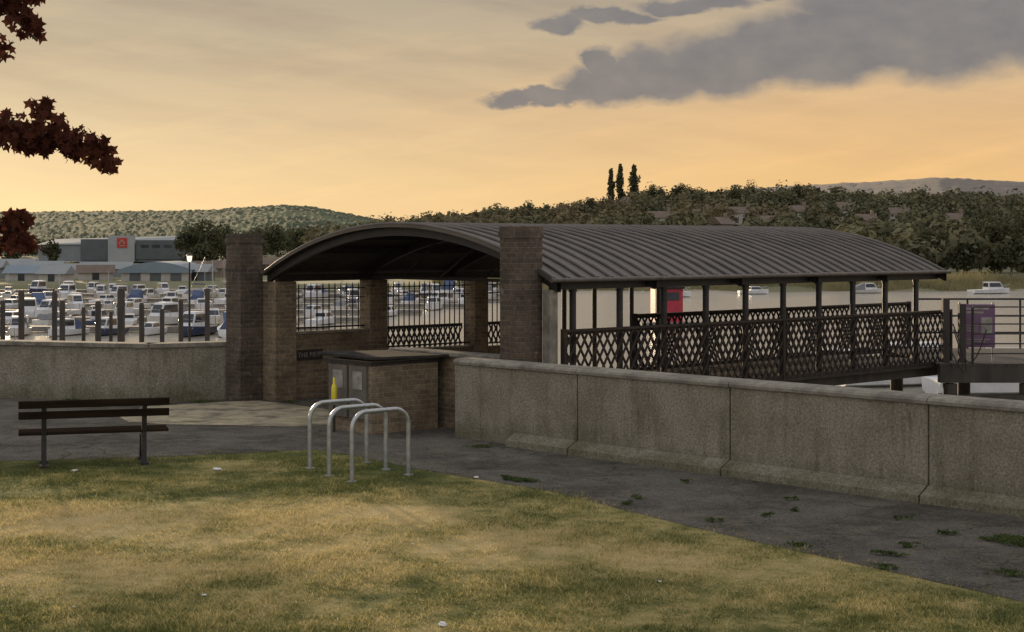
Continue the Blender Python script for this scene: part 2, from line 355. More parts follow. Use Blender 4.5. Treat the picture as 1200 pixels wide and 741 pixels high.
# ------------------------------------------------------------------ houses on the hill
def los(px,py,add=2.5):
    u=(px-600)/F
    for Y in np.arange(262,845,3.):
        if hz_(u,Y)+add>=EYE-(py-HZ)/F*Y: return u*Y,Y
    return u*840,840.
def house(X,Y,z,w,d,h,rz,wall='render_white',roof='tiles',label='white rendered house with brown tiled roof',name='house',group='houses on the wooded hillside',chim=True):
    e=empty(name,(X,Y,z),rz,label=label,category='house',group=group)
    MB().b2(-w/2,w/2,-d/2,d/2,-3,h).obj('wall',[wall],e)
    r=MB(); o_=.4; rh=d*.36
    r.add([(-w/2-o_,-d/2-o_,h-.1),(w/2+o_,-d/2-o_,h-.1),(w/2+o_,0,h+rh),(-w/2-o_,0,h+rh),(-w/2-o_,d/2+o_,h-.1),(w/2+o_,d/2+o_,h-.1)],
          [(0,1,2,3),(3,2,5,4),(0,3,4),(1,5,2),(0,4,5,1)])
    ro=r.obj('roof',[roof],e)
    if chim: MB().b2(w*.25,w*.25+.9,-.4,.4,h+rh*.4,h+rh+1.3).obj('chimney',['render_tan'],ro)
    for i,x in enumerate((-w*.3,0,w*.3)):
        for zz in ([1.0,3.4] if h>4.3 else [1.0]):
            if i==1 and zz<2: 
                MB().b2(x-.5,x+.5,-d/2-.06,-d/2-.003,0,min(2.1,h-.1)).obj('door',['glass'],e)
            elif h>1.9: MB().b2(x-.6,x+.6,-d/2-.06,-d/2-.003,min(zz,h-1.2),min(zz,h-1.2)+.9).obj('window',['glass'],e)
    return e
clear=[]
hs=[(775,258,8,4.2),(823,254,6,4),(868,251,9,3.8),(936,250,7,4),(1052,252,8,4),(693,230,8,4.6),(650,240,6,4.2),(1015,261,6,4),(1190,290,8,4.0),(902,263,6,4),(736,239,6,4.2),(1120,259,6,4),(990,246,6,4.2),(845,263,5,3.6)]
for i,(px,py,w,h) in enumerate(hs):
    X,Y=los(px,py,3.5); clear.append((X,Y,w))
    tan=i in(1,5,6,7,9,10,11,13)
    house(X,Y,float(hz_(X/Y,Y)),w,6,h,random.uniform(-.9,.9),'render_tan' if tan else 'render_white',
      label='brown brick house among hillside trees' if tan else 'white rendered house among hillside trees')

# ------------------------------------------------------------------ woodland
def sample_trees(n,u0,u1,Y0,Y1):
    Y=np.sqrt(rng.random(n)*(Y1**2-Y0**2)+Y0**2); u=u0+(u1-u0)*rng.random(n); return u,Y
u,Y=sample_trees(3600,-.125,.42,262,860)
X=u*Y; keep=np.ones(len(u),bool)
patch=np.sin(X*.03+1.3)+np.sin(Y*.022+X*.011)
keep&=~((patch>1.5)&(Y<700))
for hx,hy,w in clear:
    lat=np.abs(X-hx*(Y/hy)); keep&=~((lat<w*.42)&(Y>hy-75)&(Y<hy+6))
keep&=(Y>330)|(u>.2)|(rng.random(len(u))<.35)
u=u[keep];Y=Y[keep];X=X[keep]
z=hz_(u,Y); hgt=(5+3.5*rng.random(len(u))+6*rng.random(len(u))**4)
C=np.stack([X,Y,z+hgt*.46],1); wr=.40+.22*rng.random(len(u)); R=np.stack([hgt*wr,hgt*wr,hgt*.5],1)
V=foliage(C,R,110,1.5,K=7,spread=.5,lobe=.52,loose=.3)
setup(bpy.data.objects.new('woodland',npmesh('woodland',V,4,'wood_far')),kind='stuff',label='dense trees covering the hillside',category='woodland')
u,Y=sample_trees(1000,-.5,-.10,520,950); k=(Y>600)|(u>-.19); u=u[k];Y=Y[k]
z=hz_(u,Y); hgt=5+5*rng.random(len(u))+3*(u>-.2); C=np.stack([u*Y,Y,z+hgt*.46],1); R=np.stack([hgt*.55,hgt*.55,hgt*.5],1)
setup(bpy.data.objects.new('valley_woodland',npmesh('valley_woodland',foliage(C,R,90,1.5,spread=.5,loose=.3),4,'wood_valley')),kind='stuff',label='dark belt of trees on the flat valley floor',category='woodland')

def tree(X,Y,z,hgt,rw,label,mat='tree',nq=1500,poplar=False,size=.65,group='trees on the far bank'):
    e=empty('poplar_tree' if poplar else 'tree',(X,Y,z),0,label=label,category='tree',group=group)
    t=MB(); t.tube([(0,0,-1),(.1,0,hgt*.3),(0,.1,hgt*.7)],[hgt*.03,hgt*.022,hgt*.008],7)
    for i in range(6):
        a=i*1.1; zz=hgt*(.25+.07*i); t.tube([(0,0,zz),(math.cos(a)*rw*.6,math.sin(a)*rw*.6,zz+hgt*.15)],[hgt*.01,hgt*.004],5)
    t.obj('trunk',['bark'],e)
    if poplar:
        ks=12; C=np.array([[0,0,hgt*(.08+.078*i)] for i in range(ks)]); R=np.array([[rw*math.sin(math.pi*(.18+.064*i))**.7]*2+[hgt*.09] for i in range(ks)])
        V=foliage(C,R,nq//ks,size,6,.6,.7)
    else: V=foliage(np.array([[0,0,hgt*.50]]),np.array([[rw,rw,hgt*.5]]),nq,size,18,.75,.40)
    setup(bpy.data.objects.new('crown',npmesh('crown',V,4,mat)),e)
for px,ty,rw in((716,199,2.2),(727,192,2.5),(743,193,3.0)):
    Y=760.; X=(px-600)/F*Y; z=float(hz_(X/Y,Y)); tree(X,Y,z,EYE+(HZ-ty)/F*Y-z,rw,'tall narrow dark poplar on the ridge','tree',3600,True,.9,'poplars on the ridge')
for px,Y,hgt in((228,330,11),(245,345,12),(262,360,10),(236,300,7),(300,420,11),(325,430,12),(350,440,10),(1172,290,12),(1198,300,14),(1148,300,10),(1105,310,10),(1228,300,14),(1060,300,8),(858,620,12),(935,640,11),(1155,420,13),(1085,340,9),(60,430,7),(15,400,7),(1130,270,7),(1185,262,8),(1020,290,7),(970,300,6),(765,700,13),(800,690,11),(690,720,11),(880,720,13),(620,720,10),(985,660,12)):
    X=(px-600)/F*Y; tree(X,Y,float(hz_(X/Y,Y)),hgt,hgt*.46,'broad leafy dark green tree')
# reeds
n=20000; u=-.05+.6*rng.random(n); Y=209+22*rng.random(n)**1.3; z=hz_(u,Y); h=.5+1.1*rng.random(n)*(1+.4*np.sin(u*90))
b=np.stack([u*Y,Y,z],1); w=.12; V=np.stack([b+[-w,0,-.2],b+[w,0,-.2],b+np.stack([rng.normal(size=n)*.2,0*z,h],1)],1).reshape(-1,3)
setup(bpy.data.objects.new('reed_bed',npmesh('reed_bed',V,3,'reed')),kind='stuff',label='tan reeds fringing the far shore',category='reeds')

# ------------------------------------------------------------------ far buildings (left)
zg=-2.7
w=empty('warehouse',(-121.5,480,zg),0,label='large grey warehouse with white entrance panel and red sign',category='warehouse')
MB().b2(-22.5,23,0,40,0,5.2).obj('wall',['cladding_grey'],w)
MB().add([(-23,-.5,5.2),(23.4,-.5,5.6),(23.4,20,8.2),(-23,20,7.0),(-23,40.5,5.2),(23.4,40.5,5.6)],[(0,1,2,3),(3,2,5,4),(0,3,4),(1,5,2)]).obj('roof',['roof_grey'],w)
MB().b2(7.2,22.9,-.7,-.05,.8,6.6).obj('cladding_panel',['cladding_dark'],w)
MB().b2(-1,7,-1.4,-.05,0,8.0).obj('entrance_panel',['panel_pale'],w)
MB().b2(-9.5,-1.05,-.5,-.05,.5,6.9).obj('dark_bay',['cladding_dark'],w)
sg=MB().b2(1.8,4.8,-1.6,-1.42,4.3,7.3).obj('sign',['logo_red'],w)
lg=MB(); lg.bar((2.4,-1.66,5.4),(3.3,-1.66,6.7),.06,.25,(1,0,0)).bar((3.3,-1.70,6.7),(4.2,-1.70,5.4),.06,.25,(1,0,0)).bar((2.6,-1.66,4.9),(4.1,-1.66,4.9),.06,.2); lg.obj('emblem',['panel_pale'],sg)
for x in(10,13.5,17,20.5): MB().b2(x-1.2,x+1.2,-.78,-.72,4.3,5.2).obj('window',['glass'],w)
s=empty('boat_shed',(-52.4,232,zg),0,label='blue grey boat shed with curved roof',category='building')
MB().b2(-5,5,0,14,0,1.4).obj('wall',['render_white'],s)
r=MB(); n=14; vs=[]
for i in range(n+1):
    t=i/n; x=-5.5+11*t; z=1.3+1.9*math.sin(math.pi*(t*.75+.12))-.4
    vs+=[(x,-.4,z),(x,14.4,z)]
r.add(vs,[(2*i,2*i+2,2*i+3,2*i+1) for i in range(n)],smooth=True)
r.add([v for v in vs[::2]]+[(5.5,-.4,1.2),(-5.5,-.4,1.2)],[tuple(range(n+3))[::-1]]); r.obj('roof',['roof_blue'],s)
for x in(-3,0,3): MB().b2(x-.8,x+.8,-.06,-.004,0,1.1).obj('door',['cladding_dark'],s)
for px,Y,wd,h,wl,rf,lb in((12,262,9,1.9,'cladding_grey','roof_grey','low grey boatyard shed'),(50,258,7,1.6,'cladding_dark','roof_grey','dark clad boatyard shed'),(84,255,7,1.2,'render_white','roof_grey','white boatyard office with pale roof'),
     (112,240,5,1.2,'render_white','tiles','small white waterside cottage'),(125,262,8,1.4,'cladding_grey','roof_grey','grey clubhouse with pale roof'),(245,258,6,1.6,'render_tan','tiles','small brick waterside cottage'),
     (275,262,7,1.7,'render_white','tiles','small white waterside cottage'),(312,275,7,2.0,'render_tan','tiles','small brick waterside cottage'),(352,280,8,2.0,'render_white','roof_grey','white boatyard office with pale roof'),(30,235,5,1.2,'render_white','roof_blue','small white hut with blue roof'),(66,230,4,1.2,'render_white','roof_grey','small white hut by the marina'),
     (232,235,4,1.4,'cladding_dark','roof_grey','dark clad boatyard shed'),(-20,250,7,1.8,'cladding_grey','roof_grey','low grey boatyard shed')):
    X=(px-600)/F*Y; house(X,Y,zg,wd,3,h,random.uniform(-.3,.3),wl,rf,lb,'shed' if 'shed' in lb else 'waterside_building','buildings around the marina',False)

# ------------------------------------------------------------------ boats
def boat_parts(Lg,B,hullmat,cab,covermat,mast):
    parts=[]; h=MB(); ns=12; S=[]
    for i in range(ns+1):
        t=i/ns; bb=B/2*(1-.08*(1-t)**2)*(1-max(0,(t-.35)/.65)**2.3); bb=max(bb,.02)
        zs=.62+.25*t*t; S+= [(Lg*(t-.5),bb,zs),(Lg*(t-.5)-.02,bb*.86,.12),(Lg*(t-.5)-.25*t,0,-.25+.2*t**3),(Lg*(t-.5)-.02,-bb*.86,.12),(Lg*(t-.5),-bb,zs)]
    fs=[]
    for i in range(ns):
        for k in range(4): fs.append((5*i+k,5*i+k+1,5*i+6+k,5*i+5+k))
        fs.append((5*i+4,5*i,5*i+5,5*i+9))
    fs.append((0,4,3,2,1)); h.add(S,fs); parts.append(('hull',h.mesh('hull',[hullmat])))
    c=MB(); x0,x1=-.12*Lg,.25*Lg; w0=B*.36; zt=1.35 if cab==1 else 1.85
    c.add([(x0,-w0,.6),(x1+.5,-w0*.7,.6),(x1+.5,w0*.7,.6),(x0,w0,.6),(x0,-w0*.85,zt),(x1-.35,-w0*.62,zt),(x1-.35,w0*.62,zt),(x0,w0*.85,zt)],
          [(0,1,5,4),(1,2,6,5),(2,3,7,6),(3,0,4,7),(4,5,6,7)]); parts.append(('cabin',c.mesh('cabin',['white_gel'])))
    g=MB(); a=.35;b_=.88
    def lp(p,q,t): return tuple(p[i]*(1-t)+q[i]*t for i in range(3))
    P=c.v
    def quad(i,j,off):
        p=[lp(P[i],P[i+4],a),lp(P[j],P[j+4],a),lp(P[j],P[j+4],b_),lp(P[i],P[i+4],b_)]
        cc=[sum(q[k] for q in p)/4 for k in range(3)]; p=[tuple(cc[k]+(q[k]-cc[k])*(.86 if k!=2 else .95)+off[k] for k in range(3)) for q in p]
        g.add(p,[(0,1,2,3)])
    quad(0,1,(0,-.03,.0)); quad(1,2,(.04,0,.02)); quad(2,3,(0,.03,0)); quad(3,0,(-.03,0,0))
    parts.append(('window',g.mesh('window',['glass'])))
    if covermat:
        q=MB(); q.add([(-.46*Lg,-B*.4,.66),(x0-.02,-B*.4,.7),(x0-.02,B*.4,.7),(-.46*Lg,B*.4,.66),(-.42*Lg,-B*.22,1.2),(x0-.02,-B*.3,zt+.04),(x0-.02,B*.3,zt+.04),(-.42*Lg,B*.22,1.2)],
          [(0,1,5,4),(1,2,6,5),(2,3,7,6),(3,0,4,7),(4,5,6,7)]); parts.append(('canopy_cover',q.mesh('canopy_cover',[covermat])))
    rl=MB(); 
    for sg_ in(-1,1):
        rl.tube([(.15*Lg,sg_*B*.42,1.15),(.35*Lg,sg_*B*.28,1.3),(.48*Lg,0,1.4)],.02,4)
        for x,y in((.15,.42),(.25,.37),(.35,.28)): rl.tube([(x*Lg,sg_*B*y,.7),(x*Lg,sg_*B*y,1.2)],.02,4)
    parts.append(('rail',rl.mesh('rail',['steel'])))
    if mast:
        m_=MB(); m_.tube([(.1*Lg,0,.8),(.1*Lg,0,mast)],.04,6); m_.tube([(.1*Lg,0,1.9),(-.35*Lg,0,2.0)],.09,6,1); m_.tube([(.1*Lg,0,mast-.1),(.48*Lg,0,.95)],.012,3); m_.tube([(.1*Lg,0,mast-.1),(-.48*Lg,0,.8)],.012,3)
        parts.append(('mast',m_.mesh('mast',['steel','blue_canvas'])))
    return parts
T=[(boat_parts(5.4,2.0,'white_gel',1,None,0),'white motor boat with low cabin moored in the marina','motor_boat'),
   (boat_parts(6.4,2.2,'white_gel',2,'blue_canvas',0),'white cabin cruiser with navy canvas cover','motor_boat'),
   (boat_parts(6.0,2.1,'navy_gel',2,None,0),'navy hulled cabin cruiser moored in the marina','motor_boat'),
   (boat_parts(6.4,2.1,'cream_gel',1,'grey_canvas',5.6),'cream sailing boat with bare mast','sailing_boat'),
   (boat_parts(7.0,2.4,'white_gel',2,None,0),'white cabin cruiser with tall wheelhouse','motor_boat'),
   (boat_parts(5.8,2.1,'cream_gel',2,'grey_canvas',0),'cream motor boat under a grey canvas cover','motor_boat')]
def place_boat(ti,X,Y,rz,scale=1,group='boats moored in the marina',label=None,zs=-3.48):
    parts,lab,nm=T[ti]; e=empty(nm,(X,Y,zs),rz,label=label or lab,category='boat',group=group); e.scale=(scale,)*3
    for pn,me in parts: setup(bpy.data.objects.new(pn,me),e)
    return e
for Yr,x0,x1 in((108,-37,-15),(122,-42,-12),(136,-48,-10),(150,-54,-5),(165,-58,-3),(181,-64,-2),(197,-68,0)):
    x=x0
    MB().box(((x0+x1)/2,Yr+3.9,-3.25),(x1-x0+4,1.3,.35)).obj('pontoon',['pontoon'],label='long grey timber pontoon walkway on the river',category='pontoon',group='marina pontoons')
    while x<x1:
        if random.random()<.85:
            ti=random.choice([0,0,0,0,1,2,3,3,4,5,5]); place_boat(ti,x,Yr+random.uniform(-.8,.8),-math.pi/2+random.uniform(-.5,.5)+(math.pi if random.random()<.4 else 0),random.uniform(.6,.95))
        x+=random.uniform(2.3,3.8)
for X,Y,ti,r,s_ in((19,185,0,.3,.8),(30,196,0,.1,.7),(17.6,70,4,.25,1),(15.2,73,0,2.9,1),(60,198,4,.3,.8),(20.9,66,4,.1,1),(45,200,5,.2,.7)):
    place_boat(ti,X,Y,r,s_,'boats moored on the river')
# crimson cabin hut on a float
e=empty('floating_hut',(11.75,120,-3.5),.1,label='crimson floating hut with a dark roof on a pontoon',category='hut')
MB().b2(-2.2,2.2,-1.6,1.6,-.2,.35).obj('float',['pontoon'],e)
MB().b2(-1.05,1.05,-1,1,.35,2.85).obj('wall',['red_gel'],e)
MB().b2(-1.15,1.15,-1.2,1.2,2.853,3.05).obj('roof',['slab'],e,bevel=.05)
MB().b2(-.75,.75,-1.06,-1.004,2.0,2.6).obj('window',['glass'],e)

# mooring piles
for px,ty,Dd,r in((25,340,58,.11),(64,341,60,.10),(73,352,56,.10),(115,353,58,.11),(142,338,55,.13),(166,355,62,.10),(212,351,60,.09),(243,338,58,.09),(190,362,62,.09),(3,352,60,.1),(98,360,75,.09),(130,365,80,.09)):
    X=(px-600)/F*Dd; zt=EYE-(ty-HZ)/F*Dd
    m_=MB(); m_.tube([(0,0,-3),(0,0,zt+3.5-.12),(0,0,zt+3.5)],[r,r,r*.75],10); m_.tube([(0,0,1),(0,0,1.25)],r*1.25,10)
    m_.obj('mooring_pile',['timber_dark'],loc=(X,Dd,-3.5),label='tall dark timber mooring pile in the river',category='pile',group='mooring piles behind the wall')
# street lamp
Dd=90; X=(222-600)/F*Dd; zt=EYE-(301-HZ)/F*Dd
e=empty('street_lamp',(X,Dd,-3.3),0,label='slim dark street lamp with a lit lantern',category='street lamp')
MB().tube([(0,0,-1),(0,0,1),(0,0,zt+3.0)],[.09,.07,.045],8).tube([(0,0,1),(0,0,1.2)],.12,8).obj('post',['iron'],e)
MB().tube([(0,0,zt+3.0),(0,0,zt+3.1),(0,0,zt+3.35)],[.08,.13,.16],8).obj('lantern',['lamp'],e)
MB().tube([(0,0,zt+3.36),(0,0,zt+3.44),(0,0,zt+3.52)],[.2,.14,.03],8).obj('lamp_shade',['iron'],e)

# ------------------------------------------------------------------ river walls
W=empty('river_wall',(*L(-1.11,1.04),0),TH,label='long pebbledashed concrete river wall with weathered coping',category='wall')
body=MB(); cop=MB(); pl=MB()
segs=[.05,2.5,5.05,7.75,10.4,13.05,15.7,18.3,21,23.6,26.3]
for a,b_ in zip(segs[:-1],segs[1:]):
    g=.011
    body.b2(.0,.36,-b_+g,-a-g,0,1.045)
    prof=[(-.03,1.045),(-.033,1.08),(-.015,1.105),(.05,1.125),(.31,1.125),(.38,1.105),(.395,1.08),(.39,1.045)]
    dz=random.uniform(-.004,.004)
    vs=[(x,-a-g*.5,z+dz) for x,z in prof]+[(x,-b_+g*.5,z-dz) for x,z in prof]; n=len(prof)
    cop.add(vs,[(i,(i+1)%n,n+(i+1)%n,n+i) for i in range(n)]+[tuple(range(n))[::-1],tuple(range(n,2*n))])
    a2=max(a,1.3)
    if b_>1.3:
        pr=[(-.19,-.05),(-.18,.085),(-.02,.175),(-.003,.175),(-.003,-.05)]; n=len(pr)
        vs=[(x,-a2-g,z) for x,z in pr]+[(x,-b_+g,z) for x,z in pr]
        pl.add(vs,[(i,(i+1)%n,n+(i+1)%n,n+i) for i in range(n)]+[tuple(range(n))[::-1],tuple(range(n,2*n))])
body.b2(.03,.33,-26.2,-.1,0,1.04)
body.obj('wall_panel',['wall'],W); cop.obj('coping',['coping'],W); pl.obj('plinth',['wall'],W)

LW=empty('embankment_wall',(0,0,0),0,label='low pebbledashed embankment wall with pale coping',category='wall')
pts=[(-40,31.5),(-9,28.15),(-6.28,27.30),(-4.95,27.95)]
b1=MB(); c1=MB()
for p,q in zip(pts[:-1],pts[1:]):
    p=Vector((*p,0)); q=Vector((*q,0)); nrm=Vector((-(q-p).y,(q-p).x,0)).normalized()*.32
    pr=[p,q,q+nrm,p+nrm]; b1.prism([(v.x,v.y) for v in pr],0,.95)
    n2=nrm.normalized()*.04; pr=[p-n2,q-n2,q+nrm+n2,p+nrm+n2]; c1.prism([(v.x,v.y) for v in pr],.951,1.02)
b1.obj('wall_panel',['wall'],LW); c1.obj('coping',['coping'],LW,bevel=.02)

# ------------------------------------------------------------------ pier shelter
S=empty('pier_shelter',(*L(0,0),0),TH,label='brick and iron pier shelter with curved ribbed metal roof',category='shelter')
WD=7.24; RI=.82; EV=2.24; RR=((WD/2)**2+RI**2)/(2*RI); LEN=10.25
def az(y): return EV+math.sqrt(RR*RR-(y-WD/2)**2)-(RR-RI)
ny=36; ys=[WD*i/ny for i in range(ny+1)]
r=MB(); xs=[-.15,LEN]
for off,flip in((0,False),(-.045,True)):
    vs=[(x,y,az(y)+off) for x in xs for y in ys]; k=ny+1
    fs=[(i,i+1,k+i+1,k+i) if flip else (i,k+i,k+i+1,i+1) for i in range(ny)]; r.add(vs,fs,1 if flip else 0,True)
for x in xs:
    vs=[(x,y,az(y)) for y in ys]+[(x,y,az(y)-.045) for y in ys]; k=ny+1
    r.add(vs,[(i,i+1,k+i+1,k+i) for i in range(ny)],0)
x=-.1
while x<LEN:
    r.tube([(x,y,az(y)+.012) for y in ys[::2]],.033,6); x+=.30
r.tube([(-.17,-.02,EV-.01),(LEN+.02,-.02,EV-.01)],.035,8); r.tube([(-.17,WD+.02,EV-.01),(LEN+.02,WD+.02,EV-.01)],.035,8)
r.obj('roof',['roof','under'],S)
for i,x in enumerate((0.0,2.05,4.1,6.15,8.2,LEN-.1)):
    f=MB(); d=.13 if i in(0,5) else .12
    vs=[]
    for y in ys: vs+=[(x-.04,y,az(y)-.05),(x+.04,y,az(y)-.05),(x+.04,y,az(y)-.05-d),(x-.04,y,az(y)-.05-d)]
    fs=[]
    for j in range(ny):
        a=4*j
        for k in range(4): fs.append((a+k,a+(k+1)%4,a+4+(k+1)%4,a+4+k))
    f.add(vs,fs)
    if i>0:
        f.bar((x,.1,EV-.1),(x,WD-.1,EV-.1),.04,.05)
        for y0,y1 in((1.2,2.2),(2.2,3.62),(5.04,3.62),(6.04,5.04)): f.bar((x,y0,EV-.1),(x,y1,az(y1)-.1),.03,.035)
    f.obj('arch_frame',['iron'],S)
for y in(.22,WD-.14):
    MB().b2(0.06,LEN-.06,y-.05,y+.05,EV-.15,EV-.03).obj('eaves_beam',['iron'],S)
pur=MB()
for y in(1.3,2.4,3.62,4.8,5.9): pur.b2(.05,LEN-.05,y-.03,y+.03,az(y)-.16,az(y)-.06)
pur.obj('purlin',['iron'],S)
def column(x,y,z0):
    c=MB(); c.tube([(x,y,z0),(x,y,EV-.15)],.05,10); c.tube([(x,y,EV-.19),(x,y,EV-.15)],.062,10); c.tube([(x,y,z0),(x,y,z0+.08)],.075,10)
    return c.obj('column',['iron'],S)
for i in range(10): column(.5+i*1.0,.22,.5)
for x in(7.2,8.1,9.25,10.12): column(x,WD-.14,-4)
for (x,y,hh,sz) in((-.27,.5,3.0,.43),(-.3,7.56,2.93,.46)):
    p=MB(); h2=sz/2
    p.b2(x-h2,x+h2,y-h2,y+h2,0,hh-.16); p.b2(x-h2-.02,x+h2+.02,y-h2-.02,y+h2+.02,hh-.157,hh-.08); p.b2(x-h2-.008,x+h2+.008,y-h2-.008,y+h2+.008,hh-.077,hh)
    p.obj('pillar',['brick'],S)
MB().b2(-.12,.04,.06,.22,0,2.09).obj('gate_pier',['coping'],S,bevel=.01)
yl=WD-.14
wl=MB(); wl.b2(-.06,.38,yl-.15,yl+.6,0,2.09); wl.b2(2.02,2.42,yl-.16,yl+.16,0,2.09); wl.b2(4.6,4.92,yl-.16,yl+.16,0,2.09); wl.b2(6.1,6.4,yl-.16,yl+.16,-1,2.09)
wl.b2(.383,2.017,yl-.1,yl+.1,0,1.15); wl.b2(2.423,4.597,yl-.1,yl+.1,0,.74); wl.b2(4.923,6.097,yl-.1,yl+.1,-1,.74)
wl.obj('side_wall',['brick_low'],S)
MB().b2(.4,2.0,yl-.13,yl+.13,1.153,1.2).b2(2.44,4.58,yl-.13,yl+.13,.743,.78).obj('sill',['coping'],S)
for a,b_,z0 in((.4,2.0,1.2),(2.44,4.58,.78),(4.94,6.08,.74)):
    g=MB(); g.b2(a,b_,yl-.02,yl+.02,z0+.04,z0+.07); g.b2(a,b_,yl-.02,yl+.02,1.94,1.96); g.b2(a,b_,yl-.02,yl+.02,1.78,1.795)
    k=int((b_-a)/.125)
    for i in range(1,k):
        x=a+(b_-a)*i/k; g.tube([(x,yl,z0),(x,yl,2.0),(x,yl,2.05)],[.012,.012,.003],5)
    if z0<1:
        k=int((b_-a)/.13)
        for i in range(k):
            x=a+i*.13; g.bar((x,yl+.22,.78),(x+.2,yl+.22,1.14),.012,.035,(1,0,0)); g.bar((x+.2,yl+.24,.78),(x,yl+.24,1.14),.012,.035,(1,0,0))
        g.b2(a,b_,yl+.2,yl+.26,1.14,1.2)
    g.obj('railing',['iron'],S)
MB().b2(-.42,-.16,.75,3.3,0,1.06).obj('cross_wall',['brick_low'],S)
MB().b2(-.46,-.12,.75,3.32,1.063,1.13).obj('cross_wall_coping',['coping'],S,bevel=.015)

# name plate
sp_=empty('name_plate',(*L(.66,yl-.13),.78),TH,label='small dark plate with pale lettering on the brick wall',category='sign')
MB().b2(-.30,.30,0,.02,-.09,.09).obj('plate',['iron'],sp_)
cu_=bpy.data.curves.new('t','FONT'); cu_.body='THE PIER'; cu_.size=.12; cu_.align_x='CENTER'; cu_.align_y='CENTER'
to=bpy.data.objects.new('tmp',cu_); COL.objects.link(to); bpy.context.view_layer.update()
me=bpy.data.meshes.new_from_object(to.evaluated_get(bpy.context.evaluated_depsgraph_get())); bpy.data.objects.remove(to)
me.materials.clear(); me.materials.append(M['paper']); lt=bpy.data.objects.new('lettering',me); setup(lt,sp_,(0,-.006,0)); lt.rotation_euler=(math.pi/2,0,0)

# ------------------------------------------------------------------ footbridge lattice girders
FB=empty('footbridge',(*L(0,0),0),TH,label='dark iron lattice footbridge leading to the pier',category='bridge')
def girder(x0,x1,y,z0=.48,z1=1.52):
    g=MB(); h=z1-z0; run=.60; st=.16; x=x0-run
    while x<x1:
        for s_,dy in((1,-.02),(-1,.02)):
            t0=max(0,(x0-x)/run); t1=min(1,(x1-x)/run)
            if t1>t0:
                A_=(x+run*t0, z0+.03+(h-.06)*(t0 if s_>0 else 1-t0)); B_=(x+run*t1, z0+.03+(h-.06)*(t1 if s_>0 else 1-t1))
                g.bar((A_[0],y+dy,A_[1]),(B_[0],y+dy,B_[1]),.036,.014,(0,1,0))
        x+=st
    g.b2(x0,x1,y-.05,y+.05,z1-.035,z1); g.b2(x0,x1,y-.012,y+.012,z1-.075,z1-.038); g.b2(x0,x1,y-.06,y+.06,z0,z0+.04); g.b2(x0,x1,y-.012,y+.012,z0+.043,z0+.10)
    x=x0
    while x<=x1+.01:
        g.b2(x-.03,x+.03,y-.04,y+.04,z0-.06,z1+.01); x+=(x1-x0)/2
    return g
girder(.1,10.3,0).obj('girder',['rust_iron'],FB)
girder(4.6,13.2,2.75).obj('girder',['rust_iron'],FB)
dk=MB()
x=.1
while x<10.4: dk.b2(x,x+.19,.08,2.68,.5,.55); x+=.2
for y in(.2,1.4,2.5): dk.b2(.1,10.4,y-.06,y+.06,.3,.497)
dk.obj('deck',['timber_dark'],FB)

# ------------------------------------------------------------------ pier landing at the end of the bridge
P=empty('pier',(*L(10.45,0),0),0,label='dark timber pier landing with tubular railings',category='pier')
d=MB()
x=-.5
while x<9: d.b2(x,x+.19,-.9,3.4,.52,.57); x+=.2
d.b2(-.5,9,-.9,-.7,.22,.517); d.b2(-.5,9,1.2,1.4,.22,.517); d.b2(-.5,9,3.1,3.3,.22,.517)
d.obj('deck',['timber_dark'],P)
for x in(-.3,1.1,2.5,4.2,6,8):
    for y in(-.8,3.2):
        MB().tube([(x,y,-6),(x,y,.2)],.13,10).obj('pile',['timber_dark'],P)
br=MB()
for x,x2 in((-.3,1.1),(1.1,2.5),(4.2,6)): br.bar((x,-.8,-.1),(x2,-.8,-1.8),.08,.16); br.bar((x,-.8,-1.8),(x2,-.8,-.1),.08,.12)
br.b2(-.5,9,-.95,-.9,-.15,.0); br.obj('brace',['timber_dark'],P)
rl=MB()
for x in np.arange(.1,9.1,1.1):
    rl.tube([(x,-.85,.57),(x,-.85,1.6)],.025,8); rl.tube([(x,3.3,.57),(x,3.3,1.6)],.025,8)
for z in(.75,.93,1.11,1.29,1.6):
    rl.tube([(.1,-.85,z),(9,-.85,z)],.014,6)
for z in(.9,1.25,1.6): rl.tube([(.1,3.3,z),(9,3.3,z)],.02,8)
rl.obj('railing',['iron'],P)
for x in(-.35,-.05):
    MB().b2(x-.06,x+.06,-.75,-.63,.57,1.75-.1*(x>-.2)).obj('gate_post',['timber_dark'],P)
hoses=MB()
hoses.tube([(-.3+.25*math.sin(t*.4),-1.0,1.3-.9*math.sin(math.pi*t/10)) for t in range(11)],.012,6)
hoses.tube([(-.3+.06*t,-1.03,1.2-.6*math.sin(math.pi*t/10)) for t in range(11)],.012,6)
hoses.obj('hose',['iron'],P)
# notice board
nb=empty('notice_board',(8.62,29.3,.57),-.15,label='purple notice board fixed to the pier railing',category='sign')
MB().b2(-.33,.33,-.03,0,.26,1.06).obj('board',['purple'],nb,bevel=.005)
tx=MB()
for i,(z,wid) in enumerate(((.96,.5),(.89,.4),(.66,.32),(.61,.30),(.56,.30),(.40,.52),(.36,.44),(.32,.48))): tx.b2(-.28,-.28+wid,-.036,-.031,z,z+(.04 if i<2 else .02))
tx.b2(.08,.28,-.036,-.031,.5,.82); tx.obj('printed_panel',['paper'],nb)
MB().tube([(-.3,.02,0),(-.3,.02,1.1)],.022,8).tube([(.3,.02,0),(.3,.02,1.1)],.022,8).obj('post',['steel'],nb)

